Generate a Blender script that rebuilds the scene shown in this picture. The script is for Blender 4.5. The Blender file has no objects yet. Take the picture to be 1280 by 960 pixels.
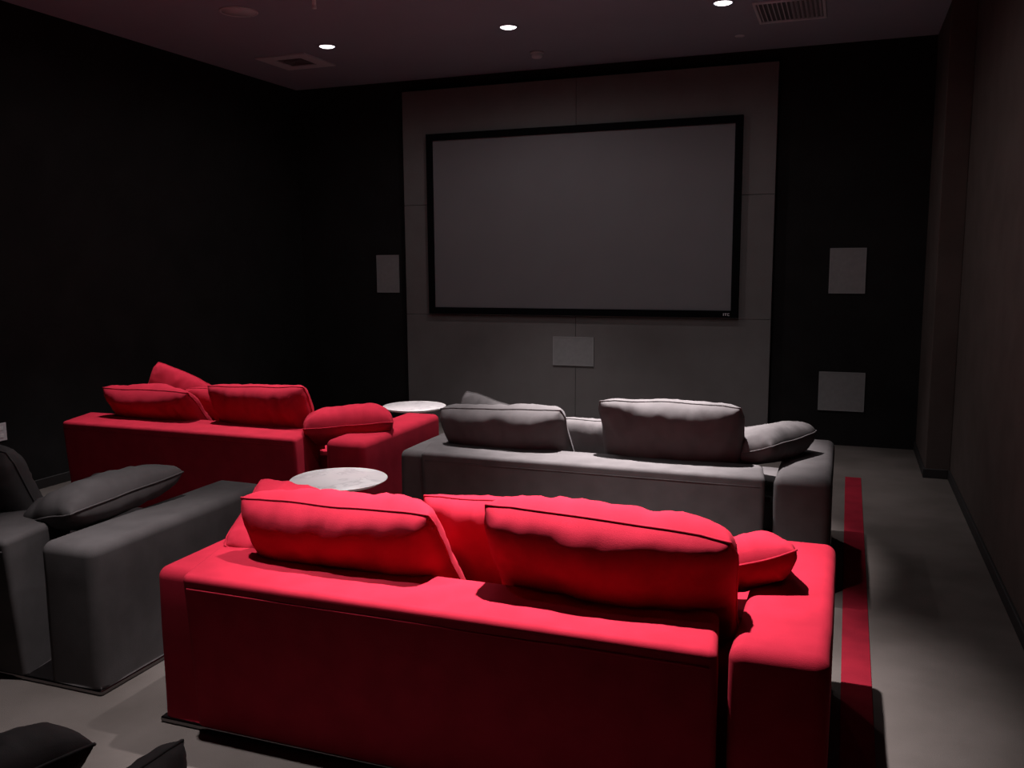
import bpy, bmesh, math, random
from mathutils import Vector, Matrix, noise

# ------------------------------------------------------------------ camera, world, exposure
scene = bpy.context.scene
COL = scene.collection
CEIL = 3.36

cam_data = bpy.data.cameras.new('camera')
cam_data.sensor_width = 36.0
cam_data.lens = 36.0 * 1110.0 / 1280.0
cam_data.clip_start = 0.02
cam = bpy.data.objects.new('camera', cam_data)
COL.objects.link(cam)
cam.matrix_world = Matrix(((0.93584668, -0.04161806, 0.34994133, 0.0),
                           (0.35233773, 0.13024807, -0.92676511, 0.0),
                           (-0.00700902, 0.99060758, 0.13655584, 1.6),
                           (0, 0, 0, 1)))
scene.camera = cam

world = bpy.data.worlds.new('world')
scene.world = world
world.use_nodes = True
world.node_tree.nodes['Background'].inputs[0].default_value = (0.02, 0.018, 0.018, 1)
world.node_tree.nodes['Background'].inputs[1].default_value = 0.1

scene.view_settings.view_transform = 'Standard'
scene.view_settings.look = 'None'
scene.view_settings.gamma = 1.0
scene.view_settings.use_curve_mapping = False
scene.view_settings.exposure = 0.0

# recessed downlights of the room: x, y, watts of the beam, watts of the spill, beam degrees, label
LAMP_COL = (1.0, 0.925, 0.945)
DOWNLIGHTS = [
    (-4.08, 6.57, 80, 6, 66, 'round recessed downlight beside the square ceiling vent, above the far left'),
    (-2.49, 6.57, 370, 22, 70, 'round recessed downlight in the middle of the ceiling, before the smoke detector'),
    (-0.89, 6.53, 180, 6, 70, 'round recessed downlight beside the slatted ceiling vent, nearest the right wall'),
    (-4.08, 4.85, 380, 8, 60, 'round recessed downlight above the seats of the far red sofa'),
    (-2.49, 4.75, 410, 10, 62, 'round recessed downlight above the gap between far red and grey sofas'),
    (-1.05, 4.85, 2400, 24, 46, 'round recessed downlight above the seats of the middle grey sofa'),
    (-0.94, 3.00, 1500, 22, 59, 'round recessed downlight above the seats of the nearest red sofa'),
    (-2.16, 2.31, 400, 12, 50, 'round recessed downlight above the gap left of the nearest red sofa'),
]

# ------------------------------------------------------------------ materials
def new_mat(name):
    m = bpy.data.materials.new(name)
    m.use_nodes = True
    nt = m.node_tree
    return m, nt, nt.nodes['Principled BSDF']

def set_in(b, k, v):
    if k in b.inputs:
        b.inputs[k].default_value = v

def mottled(name, c1, c2, scale=3.0, rough=0.9, bump=0.0, bump_scale=400.0, sheen=0.0, spec=0.3, detail=4.0):
    m, nt, b = new_mat(name)
    tc = nt.nodes.new('ShaderNodeTexCoord')
    nz = nt.nodes.new('ShaderNodeTexNoise')
    nz.inputs['Scale'].default_value = scale
    nz.inputs['Detail'].default_value = detail
    nt.links.new(tc.outputs['Object'], nz.inputs['Vector'])
    cr = nt.nodes.new('ShaderNodeValToRGB')
    cr.color_ramp.elements[0].position = 0.35
    cr.color_ramp.elements[1].position = 0.65
    cr.color_ramp.elements[0].color = (*c1, 1)
    cr.color_ramp.elements[1].color = (*c2, 1)
    nt.links.new(nz.outputs['Fac'], cr.inputs['Fac'])
    nt.links.new(cr.outputs['Color'], b.inputs['Base Color'])
    b.inputs['Roughness'].default_value = rough
    set_in(b, 'Specular IOR Level', spec)
    if sheen:
        set_in(b, 'Sheen Weight', sheen)
        set_in(b, 'Sheen Roughness', 0.5)
    if bump:
        n2 = nt.nodes.new('ShaderNodeTexNoise')
        n2.inputs['Scale'].default_value = bump_scale
        n2.inputs['Detail'].default_value = 2.0
        nt.links.new(tc.outputs['Object'], n2.inputs['Vector'])
        bp = nt.nodes.new('ShaderNodeBump')
        bp.inputs['Strength'].default_value = bump
        bp.inputs['Distance'].default_value = 0.002
        nt.links.new(n2.outputs['Fac'], bp.inputs['Height'])
        nt.links.new(bp.outputs['Normal'], b.inputs['Normal'])
    return m

def plain(name, c, rough=0.5, metal=0.0, spec=0.5):
    m, nt, b = new_mat(name)
    b.inputs['Base Color'].default_value = (*c, 1)
    b.inputs['Roughness'].default_value = rough
    b.inputs['Metallic'].default_value = metal
    set_in(b, 'Specular IOR Level', spec)
    return m

def glow(name, c, strength):
    m, nt, b = new_mat(name)
    b.inputs['Base Color'].default_value = (*c, 1)
    set_in(b, 'Emission Color', (*c, 1))
    set_in(b, 'Emission Strength', strength)
    return m

RED = mottled('red_fabric', (0.33, 0.0115, 0.0285), (0.39, 0.0140, 0.034), 9.0, 0.95, 0.35, 500, 0.0, 0.15)
GREY = mottled('grey_fabric', (0.076, 0.069, 0.069), (0.092, 0.084, 0.084), 9.0, 0.95, 0.35, 500, 0.0, 0.15)
CARPET = mottled('carpet', (0.080, 0.069, 0.062), (0.110, 0.095, 0.087), 2.2, 1.0, 0.6, 300, 0.0, 0.05, 8.0)
STRIP = mottled('red_carpet', (0.17, 0.009, 0.018), (0.22, 0.011, 0.022), 6.0, 1.0, 0.6, 300, 0.0, 0.05)
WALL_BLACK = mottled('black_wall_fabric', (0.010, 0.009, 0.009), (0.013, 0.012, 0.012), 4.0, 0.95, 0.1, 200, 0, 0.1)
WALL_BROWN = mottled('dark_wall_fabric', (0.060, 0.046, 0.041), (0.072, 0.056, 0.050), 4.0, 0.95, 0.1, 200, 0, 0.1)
CEILING = mottled('ceiling_paint', (0.24, 0.25, 0.30), (0.25, 0.26, 0.31), 2.0, 0.95, 0, 1, 0, 0.1)
PANEL = mottled('grey_panel_fabric', (0.118, 0.108, 0.106), (0.128, 0.118, 0.116), 5.0, 0.95, 0.2, 400, 0, 0.1)
SCREEN = mottled('screen_fabric', (0.130, 0.122, 0.128), (0.136, 0.128, 0.134), 3.0, 0.9, 0, 1, 0, 0.2)
VELVET = plain('black_velvet', (0.003, 0.003, 0.0035), 0.95, 0, 0.05)
GRILLE = mottled('speaker_grille', (0.175, 0.17, 0.17), (0.195, 0.19, 0.19), 30.0, 0.8, 0.2, 900, 0, 0.2)
GRILLE_EDGE = plain('speaker_edge', (0.2, 0.195, 0.195), 0.7)
SKIRT = plain('dark_skirting', (0.012, 0.010, 0.010), 0.6)
METAL = plain('dark_polished_metal', (0.22, 0.20, 0.20), 0.12, 1.0)
VENT = plain('vent_paint', (0.46, 0.46, 0.50), 0.7)
VENT_DARK = plain('vent_inside', (0.11, 0.10, 0.11), 0.9)
WHITE_METAL = plain('white_metal', (0.75, 0.70, 0.70), 0.4)
CHROME = plain('chrome', (0.9, 0.86, 0.86), 0.4, 0.1)
PLASTIC = plain('pale_plastic', (0.62, 0.56, 0.58), 0.5)
BULB = glow('bulb_glow', (1.0, 0.93, 0.93), 6.0)
MARK = plain('logo_grey', (0.45, 0.43, 0.45), 0.5)

def marble():
    m, nt, b = new_mat('white_marble')
    tc = nt.nodes.new('ShaderNodeTexCoord')
    n1 = nt.nodes.new('ShaderNodeTexNoise')
    n1.inputs['Scale'].default_value = 5.0
    n1.inputs['Detail'].default_value = 8.0
    n1.inputs['Distortion'].default_value = 1.6
    nt.links.new(tc.outputs['Object'], n1.inputs['Vector'])
    cr = nt.nodes.new('ShaderNodeValToRGB')
    e = cr.color_ramp.elements
    e[0].position = 0.30; e[0].color = (0.74, 0.70, 0.69, 1)
    e[1].position = 0.70; e[1].color = (0.80, 0.77, 0.76, 1)
    v = cr.color_ramp.elements.new(0.48); v.color = (0.70, 0.66, 0.66, 1)
    v = cr.color_ramp.elements.new(0.51); v.color = (0.55, 0.52, 0.52, 1)
    v = cr.color_ramp.elements.new(0.55); v.color = (0.74, 0.71, 0.70, 1)
    nt.links.new(n1.outputs['Fac'], cr.inputs['Fac'])
    nt.links.new(cr.outputs['Color'], b.inputs['Base Color'])
    b.inputs['Roughness'].default_value = 0.35
    return m
MARBLE = marble()

# ------------------------------------------------------------------ mesh helpers
def link(name, bm, mat, parent=None, smooth=True, loc=None):
    me = bpy.data.meshes.new(name)
    bmesh.ops.recalc_face_normals(bm, faces=bm.faces[:])
    bm.to_mesh(me)
    bm.free()
    me.materials.append(mat)
    if smooth:
        for p in me.polygons:
            p.use_smooth = True
    o = bpy.data.objects.new(name, me)
    COL.objects.link(o)
    if parent:
        o.parent = parent
    if loc is not None:
        o.location = loc
    return o

def tag(o, label, cat, group=None):
    o['label'] = label
    o['category'] = cat
    if group:
        o['group'] = group
    return o

def thing(name, label, cat, loc=(0, 0, 0), group=None):
    o = bpy.data.objects.new(name, None)
    o.empty_display_size = 0.1
    COL.objects.link(o)
    o.location = loc
    return tag(o, label, cat, group)

def structure(o):
    o['kind'] = 'structure'
    return o

def box(bm, lo, hi, bevel=0.0, seg=2):
    lo, hi = Vector(lo), Vector(hi)
    r = bmesh.ops.create_cube(bm, size=1.0)
    vs = r['verts']
    for v in vs:
        v.co = Vector((lo[i] + (v.co[i] + 0.5) * (hi[i] - lo[i]) for i in range(3)))
    if bevel:
        es = list({e for v in vs for e in v.link_edges})
        bmesh.ops.bevel(bm, geom=es, offset=bevel, segments=seg, affect='EDGES', profile=0.5)
    return vs

def box_bm(lo, hi, bevel=0.0, seg=2):
    bm = bmesh.new()
    box(bm, lo, hi, bevel, seg)
    return bm

def ticks(a, b, r, step):
    n = 5
    out = [a + r * i / n for i in range(n)]
    m = max(1, int(round((b - a - 2 * r) / step)))
    out += [a + r + (b - a - 2 * r) * i / m for i in range(m + 1)]
    out += [b - r + r * i / n for i in range(1, n + 1)]
    return out

def soft_box(lo, hi, r=0.04, step=0.06, amp=0.003, seed=0, warp=None):
    """upholstered block: a box with rounded edges and slightly uneven faces"""
    bm = bmesh.new()
    T = [ticks(lo[i], hi[i], r, step) for i in range(3)]
    cache = {}
    inner_lo = Vector(lo) + Vector((r, r, 0))
    inner_hi = Vector(hi) - Vector((r, r, r))
    def vert(ix):
        if ix in cache:
            return cache[ix]
        p = Vector((T[0][ix[0]], T[1][ix[1]], T[2][ix[2]]))
        q = Vector((min(max(p[i], inner_lo[i]), inner_hi[i]) for i in range(3)))
        d = p - q
        if d.length < 1e-7:
            d = Vector((0, 0, 0))       # flat underside
        else:
            d.normalize()
            p = q + d * r
        n = noise.noise(p * 3.1 + Vector((seed * 7.3, 1.7, seed))) + 0.5 * noise.noise(p * 7.0 + Vector((seed, 4.2, 9.1)))
        p = p + d * (n * amp)
        if warp:
            p = warp(p)
        cache[ix] = bm.verts.new(p)
        return cache[ix]
    N = [len(t) - 1 for t in T]
    for ax in range(3):
        u, v = [(1, 2), (2, 0), (0, 1)][ax]
        for side in (0, N[ax]):
            for i in range(N[u]):
                for j in range(N[v]):
                    quad = []
                    for a, b_ in ((i, j), (i + 1, j), (i + 1, j + 1), (i, j + 1)):
                        ix = [0, 0, 0]
                        ix[ax] = side; ix[u] = a; ix[v] = b_
                        quad.append(vert(tuple(ix)))
                    bm.faces.new(quad)
    return bm

def tube(bm, pts, r, closed=False, n=6):
    rings = []
    m = len(pts)
    for i, p in enumerate(pts):
        a = pts[(i - 1) % m] if (closed or i > 0) else p
        b = pts[(i + 1) % m] if (closed or i < m - 1) else p
        t = (b - a).normalized()
        up = Vector((0, 0, 1)) if abs(t.z) < 0.9 else Vector((1, 0, 0))
        s = t.cross(up).normalized()
        w = s.cross(t).normalized()
        rings.append([bm.verts.new(p + (s * math.cos(2 * math.pi * k / n) + w * math.sin(2 * math.pi * k / n)) * r) for k in range(n)])
    for i in range(m if closed else m - 1):
        A, B = rings[i], rings[(i + 1) % m]
        for k in range(n):
            bm.faces.new((A[k], A[(k + 1) % n], B[(k + 1) % n], B[k]))
    if not closed:
        bm.faces.new(rings[0]); bm.faces.new(rings[-1])

def lathe(profile, n=48):
    bm = bmesh.new()
    rings = []
    for r, z in profile:
        if r < 1e-6:
            rings.append([bm.verts.new((0, 0, z))])
        else:
            rings.append([bm.verts.new((r * math.cos(2 * math.pi * k / n), r * math.sin(2 * math.pi * k / n), z)) for k in range(n)])
    for A, B in zip(rings, rings[1:]):
        for k in range(n):
            k2 = (k + 1) % n
            if len(A) == 1 and len(B) == 1:
                continue
            if len(A) == 1:
                bm.faces.new((A[0], B[k], B[k2]))
            elif len(B) == 1:
                bm.faces.new((A[k], A[k2], B[0]))
            else:
                bm.faces.new((A[k], A[k2], B[k2], B[k]))
    return bm

# ------------------------------------------------------------------ room shell
XL, XR, YB, YF = -5.4, 0.75, -2.6, 8.08
structure(link('floor', box_bm((XL - .1, YB - .1, -0.1), (XR + .1, YF + .1, 0)), CARPET, smooth=False))
structure(link('ceiling', box_bm((XL - .1, YB - .1, CEIL), (XR + .1, YF + .1, CEIL + 0.1)), CEILING, smooth=False))
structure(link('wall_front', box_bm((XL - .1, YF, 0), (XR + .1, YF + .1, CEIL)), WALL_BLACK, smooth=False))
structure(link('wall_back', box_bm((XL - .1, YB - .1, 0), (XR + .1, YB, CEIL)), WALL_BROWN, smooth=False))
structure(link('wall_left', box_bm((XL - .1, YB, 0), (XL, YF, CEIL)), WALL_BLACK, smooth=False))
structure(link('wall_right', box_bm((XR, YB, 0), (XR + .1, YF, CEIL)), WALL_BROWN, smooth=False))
structure(link('wall_recess', box_bm((0.585, 7.06, 0.0), (XR, YF, CEIL), 0.004, 1), WALL_BROWN, smooth=False))
structure(link('baseboard_right', box_bm((XR - 0.014, YB, 0), (XR, 7.05, 0.07), 0.003, 1), SKIRT, smooth=False))
bm = box_bm((0.571, 7.046, 0), (XR - 0.014, 7.06, 0.07), 0.003, 1)
box(bm, (0.571, 7.06, 0), (0.585, YF, 0.07), 0.003, 1)
structure(link('baseboard_recess', bm, SKIRT, smooth=False))
structure(link('baseboard_left', box_bm((XL, YB, 0), (XL + 0.014, YF, 0.07), 0.003, 1), SKIRT, smooth=False))

tag(link('carpet_strip', box_bm((0.036, -2.4, 0.0), (0.146, 6.88, 0.004), 0.002, 1), STRIP, smooth=False),
    'narrow red carpet strip running along the aisle floor beside the sofas', 'carpet strip')

# ------------------------------------------------------------------ front wall: panel, screen, speakers
PX0, PX1, PXM, PY = -4.148, -0.616, -2.38, 8.0
pan = thing('wall_panel', 'tall grey fabric wall panel with thin seams behind the screen', 'wall panel', (PXM, PY, 0))
zs = [0.0, 1.085, 2.155, 3.243]
for i in range(3):
    for (a, b) in ((PX0, PXM), (PXM, PX1)):
        link('panel_section', box_bm((a - PXM + 0.0015, 0, zs[i] + (0.0015 if i else 0)), (b - PXM - 0.0015, YF - PY, zs[i + 1] - 0.0015), 0.003, 2), PANEL, pan, smooth=False)

SX0, SX1, SZ0, SZ1 = -3.873, -0.893, 1.098, 2.82
scr = thing('projection_screen', 'wide blank projection screen in a black frame on the grey panel', 'projection screen', ((SX0 + SX1) / 2, PY, SZ0))
cx = (SX0 + SX1) / 2
hw, hh, fw = (SX1 - SX0) / 2, SZ1 - SZ0, 0.062
bm = bmesh.new()
yb, yf = -0.045, -0.012
def frame_ring(bm, x0, x1, z0, z1, w, yfront, yback, inner_back):
    o = [(x0, z0), (x1, z0), (x1, z1), (x0, z1)]
    i = [(x0 + w, z0 + w), (x1 - w, z0 + w), (x1 - w, z1 - w), (x0 + w, z1 - w)]
    of = [bm.verts.new((x, yfront, z)) for x, z in o]
    ob = [bm.verts.new((x, yback, z)) for x, z in o]
    fi = [bm.verts.new((x, yfront, z)) for x, z in i]
    bi = [bm.verts.new((x, inner_back, z)) for x, z in i]
    for k in range(4):
        j = (k + 1) % 4
        bm.faces.new((of[k], of[j], fi[j], fi[k]))
        bm.faces.new((of[k], of[j], ob[j], ob[k]))
        bm.faces.new((fi[k], fi[j], bi[j], bi[k]))
        bm.faces.new((ob[k], ob[j], bi[j], bi[k]))
frame_ring(bm, -hw, hw, 0, hh, fw, -0.050, -0.0005, -0.0005)
fr = link('frame', bm, VELVET, scr, smooth=False)
link('screen_surface', box_bm((-hw + fw, -0.030, fw), (hw - fw, -0.020, hh - fw)), SCREEN, scr, smooth=False)
bm = bmesh.new()
lx = hw - 0.125
for (a, b, c, d) in ((0, 0.006, 0, 0.022), (0.012, 0.030, 0.017, 0.022), (0.018, 0.024, 0, 0.017),
                     (0.036, 0.041, 0, 0.022), (0.041, 0.054, 0.017, 0.022), (0.041, 0.054, 0, 0.005)):
    box(bm, (lx + a, -0.0512, 0.018 + c), (lx + b, -0.0498, 0.018 + d))
link('maker_mark', bm, MARK, fr, smooth=False)

def wall_speaker(x0, x1, z0, z1, y, label):
    t = thing('wall_speaker', label, 'speaker', ((x0 + x1) / 2, y, z0), 'flush speakers on the screen wall')
    w, h = (x1 - x0) / 2, z1 - z0
    bm = bmesh.new()
    frame_ring(bm, -w, w, 0, h, 0.008, -0.012, 0, 0)
    link('frame', bm, GRILLE_EDGE, t, smooth=False)
    link('grille', box_bm((-w + 0.008, -0.010, 0.008), (w - 0.008, -0.001, h - 0.008)), GRILLE, t, smooth=False)
wall_speaker(-2.600, -2.200, 0.622, 0.895, PY, 'pale rectangular speaker grille centred below the projection screen')
wall_speaker(-4.515, -4.262, 1.296, 1.674, YF, 'upright grey speaker grille on black wall left of the grey panel')
wall_speaker(-0.157, 0.132, 1.312, 1.694, YF, 'upper grey speaker grille on black wall right of the screen')
wall_speaker(-0.206, 0.167, 0.303, 0.64, YF, 'lower grey speaker grille on black wall near the aisle floor')

# outlet on the left wall
t = thing('wall_outlet', 'small pale outlet plate low on the dark left wall', 'outlet', (XL, 4.365, 0.466))
link('cover_plate', box_bm((0, -0.042, -0.062), (0.008, 0.042, 0.062), 0.003, 2), PLASTIC, t, smooth=False)
for dz in (-0.026, 0.026):
    link('socket', box_bm((0.008, -0.016, dz - 0.014), (0.011, 0.016, dz + 0.014), 0.002, 2), WHITE_METAL, t, smooth=False)

# ------------------------------------------------------------------ ceiling fittings
def downlight(x, y, watts, spill, beam, label):
    t = thing('downlight', label, 'ceiling light', (x, y, CEIL), 'recessed ceiling downlights')
    link('trim_ring', lathe([(0.062, 0), (0.078, 0), (0.078, -0.004), (0.064, -0.007), (0.060, -0.003), (0.062, 0)]), CEILING, t)
    link('bulb', lathe([(0.0, -0.014), (0.030, -0.013), (0.050, -0.009), (0.0595, -0.003), (0.0595, 0.0)]), BULB, t)
    for nm, p, ang, bl in (('lamp_beam', watts, beam, 1.0), ('lamp_spill', spill, 174, 0.6)):
        ld = bpy.data.lights.new(nm, 'SPOT')
        ld.energy = p
        ld.color = LAMP_COL
        ld.spot_size = math.radians(ang)
        ld.spot_blend = bl
        ld.shadow_soft_size = 0.03
        lo = bpy.data.objects.new(nm, ld)
        COL.objects.link(lo)
        lo.parent = t
        lo.location = (0, 0, -0.055)
for d in DOWNLIGHTS:
    downlight(*d)

# square four-way vent
t = thing('ceiling_vent', 'square air vent with stepped frame at the left of the ceiling', 'vent', (-4.63, 6.94, CEIL), 'ceiling vents')
w = 0.25
bm = bmesh.new()
def flat_ring(bm, w0, w1, z0, z1):
    """square ring between half widths w0 > w1, hanging from z0 to z1"""
    A = [bm.verts.new((sx * w0, sy * w0, z0)) for sx, sy in ((-1, -1), (1, -1), (1, 1), (-1, 1))]
    B = [bm.verts.new((sx * w0, sy * w0, z1)) for sx, sy in ((-1, -1), (1, -1), (1, 1), (-1, 1))]
    Cc = [bm.verts.new((sx * w1, sy * w1, z1)) for sx, sy in ((-1, -1), (1, -1), (1, 1), (-1, 1))]
    D = [bm.verts.new((sx * w1, sy * w1, z0)) for sx, sy in ((-1, -1), (1, -1), (1, 1), (-1, 1))]
    for k in range(4):
        j = (k + 1) % 4
        for P, Q in ((A, B), (B, Cc), (Cc, D)):
            bm.faces.new((P[k], P[j], Q[j], Q[k]))
flat_ring(bm, 0.25, 0.13, 0, -0.012)
link('frame', bm, VENT, t, smooth=False)
link('inner_plate', box_bm((-0.13, -0.13, -0.004), (0.13, 0.13, 0)), VENT_DARK, t, smooth=False)
for q in (0.110, 0.075, 0.040):
    bm = bmesh.new()
    flat_ring(bm, q, q - 0.012, -0.003, -0.010)
    link('louvre', bm, VENT_DARK, t, smooth=False)

# slatted grille
t = thing('ceiling_vent', 'slatted rectangular air vent on the ceiling beside the right downlight', 'vent', (-0.466, 6.89, CEIL), 'ceiling vents')
GX, GY = 0.238, 0.285
bm = bmesh.new()
for lo, hi in (((-GX, -GY, -0.014), (GX, -GY + 0.03, 0)), ((-GX, GY - 0.03, -0.014), (GX, GY, 0)),
               ((-GX, -GY + 0.03, -0.014), (-GX + 0.02, GY - 0.03, 0)), ((GX - 0.02, -GY + 0.03, -0.014), (GX, GY - 0.03, 0))):
    box(bm, lo, hi, 0.003, 1)
link('frame', bm, VENT, t, smooth=False)
link('duct_opening', box_bm((-GX + 0.02, -GY + 0.03, -0.003), (GX - 0.02, GY - 0.03, 0)), VENT_DARK, t, smooth=False)
ns = 14
for k in range(ns):
    x = -GX + 0.035 + (2 * GX - 0.07) * k / (ns - 1)
    bm = box_bm((-0.0015, -GY + 0.03, -0.008), (0.0015, GY - 0.03, 0.008))
    bmesh.ops.rotate(bm, verts=bm.verts, cent=(0, 0, 0), matrix=Matrix.Rotation(math.radians(-38 if k < ns / 2 else 38), 3, 'Y'))
    link('slat', bm, VENT, t, smooth=False, loc=(x, 0, -0.009))

# ceiling speaker
t = thing('ceiling_speaker', 'large round flush speaker grille on the ceiling at upper left', 'speaker', (-4.10, 5.46, CEIL))
link('rim', lathe([(0.118, 0), (0.135, 0), (0.135, -0.006), (0.120, -0.008), (0.118, 0)]), VENT, t)
link('grille', lathe([(0.0, -0.007), (0.119, -0.006), (0.119, 0)]), VENT, t)

# smoke detector
t = thing('smoke_detector', 'small round smoke detector on the ceiling above the screen', 'smoke detector', (-2.555, 7.42, CEIL))
link('base_ring', lathe([(0.0, 0), (0.058, 0), (0.058, -0.014), (0.052, -0.018), (0.0, -0.018)]), VENT, t)
link('sensor_cap', lathe([(0.046, -0.016), (0.046, -0.040), (0.036, -0.050), (0.0, -0.052)]), VENT, t)

# sprinklers
t = thing('ceiling_sprinkler', 'thin pendant sprinkler hanging from the ceiling at the top edge', 'sprinkler', (-3.425, 5.372, CEIL))
link('escutcheon', lathe([(0.0, 0), (0.032, 0), (0.030, -0.006), (0.012, -0.010), (0.0, -0.010)]), CHROME, t)
link('pipe', lathe([(0.014, -0.008), (0.014, -0.055), (0.0, -0.055)], 16), CHROME, t)
link('deflector', lathe([(0.0, -0.052), (0.016, -0.055), (0.016, -0.072), (0.0, -0.076)], 16), CHROME, t)
t = tag(link('sprinkler_cover', lathe([(0.0, -0.006), (0.036, -0.005), (0.040, 0), (0.0, 0)], 32), VENT, loc=(-0.887, 7.52, CEIL)),
        'tiny flat round sprinkler cover on ceiling right of the detector', 'sprinkler')

# ------------------------------------------------------------------ marble side tables
def side_table(x, y, h, r, label):
    t = thing('side_table', label, 'table', (x, y, 0), 'round marble side tables')
    link('tabletop', lathe([(0, h - 0.022), (r - 0.035, h - 0.022), (r - 0.004, h - 0.006), (r, h - 0.003), (r - 0.003, h), (0, h)], 72), MARBLE, t)
    link('stem', lathe([(0.0, h - 0.022), (0.060, h - 0.024), (0.035, h - 0.06), (0.021, h - 0.14), (0.019, h * 0.45), (0.028, 0.10), (0.06, 0.04)], 32), WHITE_METAL, t)
    link('base', lathe([(0.06, 0.042), (0.11, 0.022), (0.155, 0.008), (0.16, 0.0), (0, 0)], 48), WHITE_METAL, t)
side_table(-2.415, 3.86, 0.50, 0.25, 'round white marble table behind the nearest red sofa, left cushion')
side_table(-3.105, 6.08, 0.50, 0.245, 'round white marble table farther away, beyond the far red sofa arm')

# ------------------------------------------------------------------ sofas
def sofa(label, xr, yr, mat, gap=0.03, left_arm=True, total=2.2, seed=1):
    """back towards the camera; origin at the floor below the right arm's rear outer corner"""
    t = thing('sofa', label, 'sofa', (xr, yr, 0), 'low box sofas')
    H, AW, L = 0.57, 0.262, 1.10
    bx1 = -AW - gap
    # right arm
    link('arm', soft_box((-AW, 0.050, 0.021), (0, L, H), 0.042, 0.09, 0.003, seed), mat, t)
    # left arm
    if left_arm:
        link('arm', soft_box((-total, 0.055, 0.021), (-total + AW, L, H - 0.004), 0.042, 0.09, 0.003, seed + 3), mat, t)
        bl_rear, bl_front = -total + 0.165, -total + 0.075
    else:
        link('arm', soft_box((-total - 0.02, 0.40, 0.021), (-total + AW - 0.06, L, H - 0.08), 0.042, 0.09, 0.003, seed + 3), mat, t)
        bl_rear, bl_front = -total - 0.01, -total - 0.14
    D = 0.30 if gap < 0.08 else 0.37
    def warp(p):
        f = (p.y) / D
        u = (p.x - 0.0)  # p.x in 0..1 of the length
        left = bl_rear + (bl_front - bl_rear) * f
        right = bx1 + (-0.035 if gap < 0.06 else -0.06) * f
        lean = 0.045 * (1 - p.z / H) * (1 - f)
        return Vector((left + (right - left) * (p.x / 1.75), p.y + lean, p.z))
    link('backrest', soft_box((0, 0, 0.021), (1.75, D, H + 0.004), 0.024, 0.07, 0.0022, seed + 5, warp), mat, t)
    pts = []
    for k in range(41):
        s = 0.012 + 0.976 * k / 40
        pts.append(Vector((bl_rear + (bx1 - bl_rear) * s, 0.0035, H - 0.042)))
    bm = bmesh.new(); tube(bm, pts, 0.0035)
    link('piping', bm, mat, t)
    # seat and front frame
    il = -total + (AW if left_arm else AW - 0.06)
    link('seat_frame', soft_box((il - 0.005, D - 0.02, 0.021), (-AW + 0.005, L - 0.02, 0.235), 0.02, 0.12, 0.001, seed), mat, t)
    mid = (il - AW) / 2
    for a, b in ((il + 0.004, mid - 0.002), (mid + 0.002, -AW - 0.004)):
        link('seat_cushion', soft_box((a, D + 0.005, 0.233), (b, L + 0.005, 0.385), 0.035, 0.08, 0.006, seed + a), mat, t)
    # polished plinth
    link('plinth', box_bm((-total - 0.004, 0.046, 0.0), (0.004, L + 0.004, 0.022), 0.009, 4), METAL, t, smooth=False)
    return t

SA = sofa('low red sofa nearest the camera, seen from behind', 0.0, 2.265, RED, 0.02, True, 2.205, 1)
SB = sofa('low grey sofa in front of the screen, directly beyond the nearest red one', -0.035, 4.265, GREY, 0.035, True, 2.275, 12)
SC = sofa('low red sofa far back on the left, against the dark wall side', -2.585, 4.355, RED, 0.17, False, 2.235, 23)
SD = sofa('low grey sofa cut by the left edge, beside the nearest red sofa', -2.55, 2.335, GREY, 0.11, True, 2.2, 34)
SE = sofa('grey sofa under the two dark cushions at the lower left corner', -1.0, 0.14, GREY, 0.05, True, 2.2, 45)

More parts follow.
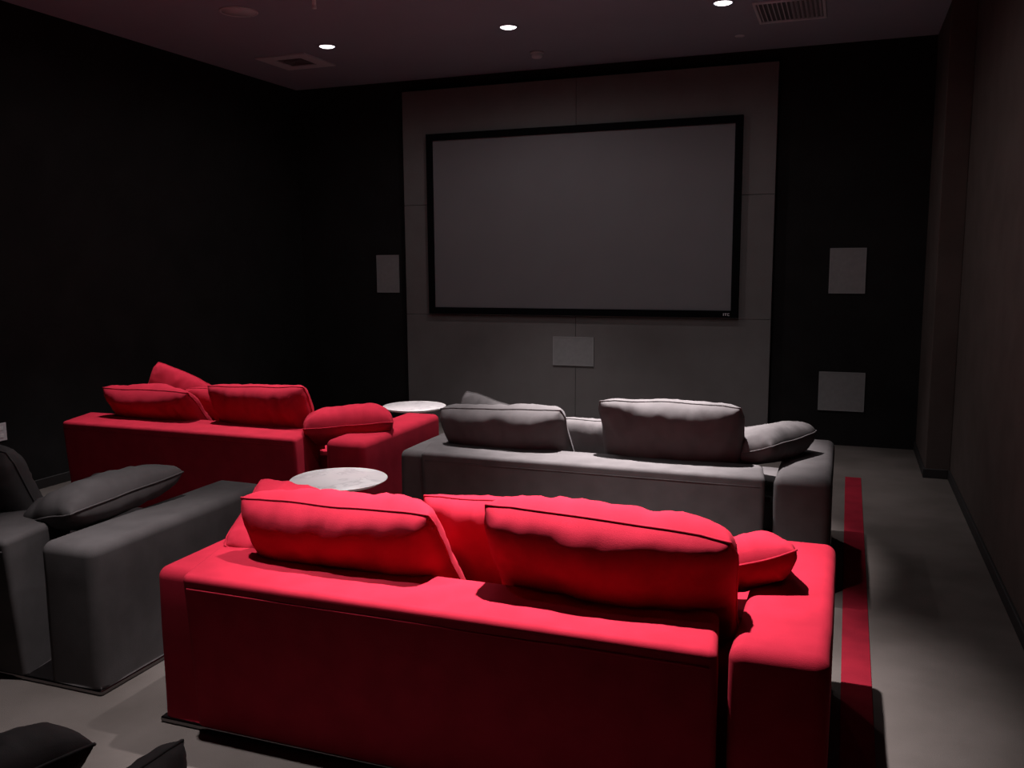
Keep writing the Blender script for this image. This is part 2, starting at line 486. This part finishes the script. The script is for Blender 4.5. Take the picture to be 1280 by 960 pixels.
# ------------------------------------------------------------------ cushions
def cushion(label, mat, group, c, X, Y, w, h, t, seed=0, plump=3.2, pinch=0.03, wr=1.0, sag=0.0):
    """feather cushion: local X along its width, Y towards its upper edge"""
    NU, NV = 56, 40
    def uv(i, n):
        s = -1 + 2 * i / n
        return math.sin(s * math.pi / 2) * 0.55 + s * 0.45
    bm = bmesh.new()
    so = Vector((seed * 3.7, seed * 1.3, seed * 0.77))
    def outline(u, v):
        x = w / 2 * u * (1 - pinch * abs(u) ** 3 * (1 - v ** 4))
        y = h / 2 * v * (1 - pinch * 1.4 * abs(v) ** 3 * (1 - u ** 4))
        # round the corners a little
        k = max(0.0, abs(u) + abs(v) - 1.72)
        x *= 1 - 0.22 * k; y *= 1 - 0.22 * k
        y -= sag * (1 - u * u) * max(0, v) 
        y += 0.014 * wr * noise.noise(Vector((u * 1.7, v, 3.3)) + so) * abs(v)
        x += 0.010 * wr * noise.noise(Vector((u, v * 1.9, 8.3)) + so) * abs(u)
        return x, y
    top, bot = {}, {}
    for i in range(NU + 1):
        for j in range(NV + 1):
            u, v = uv(i, NU), uv(j, NV)
            x, y = outline(u, v)
            edge = i in (0, NU) or j in (0, NV)
            prof = max(0.0, (1 - abs(u) ** plump) * (1 - abs(v) ** plump)) ** 0.46
            zs_ = 0.012 * noise.noise(Vector((u * 1.3, v * 1.3, 0.5)) + so) * wr
            if edge:
                top[i, j] = bot[i, j] = bm.verts.new((x, y, zs_))
                continue
            for sgn, D in ((1, top), (-1, bot)):
                q = Vector((x * 4.0, y * 4.0, sgn * 2.0)) + so
                n = noise.noise(q) * 0.020
                q2 = Vector((x * 13.0, y * 5.0, sgn * 5.0)) + so * 2
                n += (0.3 - abs(noise.noise(q2))) * 0.016
                # creases pulling in from the edges
                ed = max(abs(u), abs(v))
                cr_ = (0.4 - abs(noise.noise(Vector((x * 22.0 * (1 if abs(v) > abs(u) else 0.3), y * 22.0 * (1 if abs(u) >= abs(v) else 0.3), sgn * 9.0)) + so))) * 0.022 * max(0.0, ed - 0.35)
                z = t / 2 * prof + (n + cr_) * wr * min(1.0, prof * 1.6)
                D[i, j] = bm.verts.new((x, y, zs_ + sgn * z))
    for i in range(NU):
        for j in range(NV):
            bm.faces.new((top[i, j], top[i + 1, j], top[i + 1, j + 1], top[i, j + 1]))
            bm.faces.new((bot[i, j], bot[i, j + 1], bot[i + 1, j + 1], bot[i + 1, j]))
    rim = [top[i, 0].co.copy() for i in range(NU)] + [top[NU, j].co.copy() for j in range(NV)] + \
          [top[i, NV].co.copy() for i in range(NU, 0, -1)] + [top[0, j].co.copy() for j in range(NV, 0, -1)]
    o = link('cushion', bm, mat)
    X = Vector(X).normalized()
    Y = Vector(Y); Y = (Y - X * Y.dot(X)).normalized()
    Z = X.cross(Y)
    M = Matrix((X, Y, Z)).transposed().to_4x4()
    M.translation = Vector(c)
    o.matrix_world = M
    tag(o, label, 'cushion', group)
    pb = bmesh.new(); tube(pb, rim, 0.0042, True)
    link('piping', pb, mat, o)
    return o

def lean(a):
    """upper-edge direction of a cushion leaning back (towards the camera) by a degrees"""
    a = math.radians(a)
    return (0, -math.sin(a), math.cos(a))

G1, G2, G3 = 'loose red cushions', 'loose grey cushions', 'loose cushions'
# nearest red sofa
cushion('red back cushion on the left half of the nearest sofa', RED, G1, (-1.595, 2.635, 0.602), (1, -0.02, 0.01), lean(38), 0.78, 0.50, 0.25, 1)
cushion('largest red back cushion, right half of the nearest sofa', RED, G1, (-0.665, 2.64, 0.625), (1, 0.0, -0.055), lean(36), 0.80, 0.54, 0.27, 2)
cushion('red cushion showing between two back cushions of the nearest sofa', RED, G1, (-1.13, 2.93, 0.56), (1, 0, 0.02), lean(22), 0.62, 0.46, 0.17, 3)
cushion('small red cushion resting on the right arm of the nearest sofa', RED, G1, (-0.363, 2.925, 0.576), (0.92, 0.33, 0.27), (-0.34, 0.88, -0.36), 0.46, 0.46, 0.17, 4)
cushion('red cushion peeking out behind the nearest sofa, at its left arm', RED, G1, (-1.99, 2.84, 0.585), (-0.9, -0.36, 0.30), (-0.36, 0.9, 0.40), 0.42, 0.46, 0.13, 5)
# middle grey sofa
cushion('grey back cushion on the left half of the middle sofa', GREY, G2, (-1.775, 4.64, 0.595), (1, 0, 0.035), lean(34), 0.76, 0.50, 0.24, 6)
cushion('taller grey back cushion on the right half of the middle sofa', GREY, G2, (-0.84, 4.62, 0.645), (1, 0, 0.015), lean(24), 0.77, 0.52, 0.22, 7)
cushion('grey cushion showing between two back cushions of the middle sofa', GREY, G2, (-1.32, 4.91, 0.50), (1, 0, 0.02), lean(20), 0.60, 0.44, 0.16, 8)
cushion('grey cushion resting on the right arm of the middle sofa', GREY, G2, (-0.424, 4.836, 0.622), (0.40, 0.91, 0.04), (0.9, -0.38, 0.26), 0.52, 0.48, 0.19, 9)
cushion('grey cushion corner peeking above the left end of the middle sofa', GREY, G2, (-2.02, 4.95, 0.56), (0.85, 0.30, -0.35), (-0.3, -0.1, 0.9), 0.46, 0.42, 0.15, 10)
# far red sofa
cushion('slumped red back cushion at the left end of the far sofa', RED, G1, (-4.345, 4.74, 0.60), (1, 0, 0.0), lean(38), 0.76, 0.48, 0.22, 11, 2.8, 0.06)
cushion('red back cushion on the right half of the far sofa', RED, G1, (-3.49, 4.74, 0.61), (1, 0, 0.02), lean(26), 0.76, 0.50, 0.21, 12)
cushion('red cushion showing between two back cushions of the far sofa', RED, G1, (-4.0, 4.98, 0.54), (1, 0, 0.0), lean(20), 0.58, 0.46, 0.16, 13)
cushion('red cushion resting on the right arm of the far sofa', RED, G1, (-2.90, 4.77, 0.60), (0.84, 0.54, 0.05), (-0.57, 0.82, -0.10), 0.56, 0.38, 0.23, 14)
cushion('red cushion corner peeking above the far sofa, leftmost', RED, G1, (-4.47, 5.02, 0.63), (0.80, 0.35, -0.42), (-0.3, -0.1, 0.9), 0.46, 0.44, 0.15, 15)
# left grey sofa
cushion('dark grey cushion lying along the arm of the left grey sofa', GREY, G2, (-2.95, 2.85, 0.615), (0.16, 0.98, 0.10), (0.94, -0.16, 0.24), 0.57, 0.40, 0.18, 16)
cushion('dark grey back cushion cut by the left edge of the photo', GREY, G2, (-3.58, 2.72, 0.61), (1, 0, 0.0), lean(24), 0.78, 0.54, 0.22, 17)
# corner sofa
cushion('dark grey cushion poking in at the very lower left corner', GREY, G2, (-1.71, 1.10, 0.535), (0.30, 0.95, 0.0), (0.86, -0.3, 0.36), 0.56, 0.56, 0.14, 18)
cushion('dark grey cushion corner at the bottom edge, left of nearest red sofa', GREY, G2, (-1.325, 1.21, 0.46), (0.03, 0.98, -0.03), (0.16, 0.0, 0.98), 0.44, 0.28, 0.12, 19)
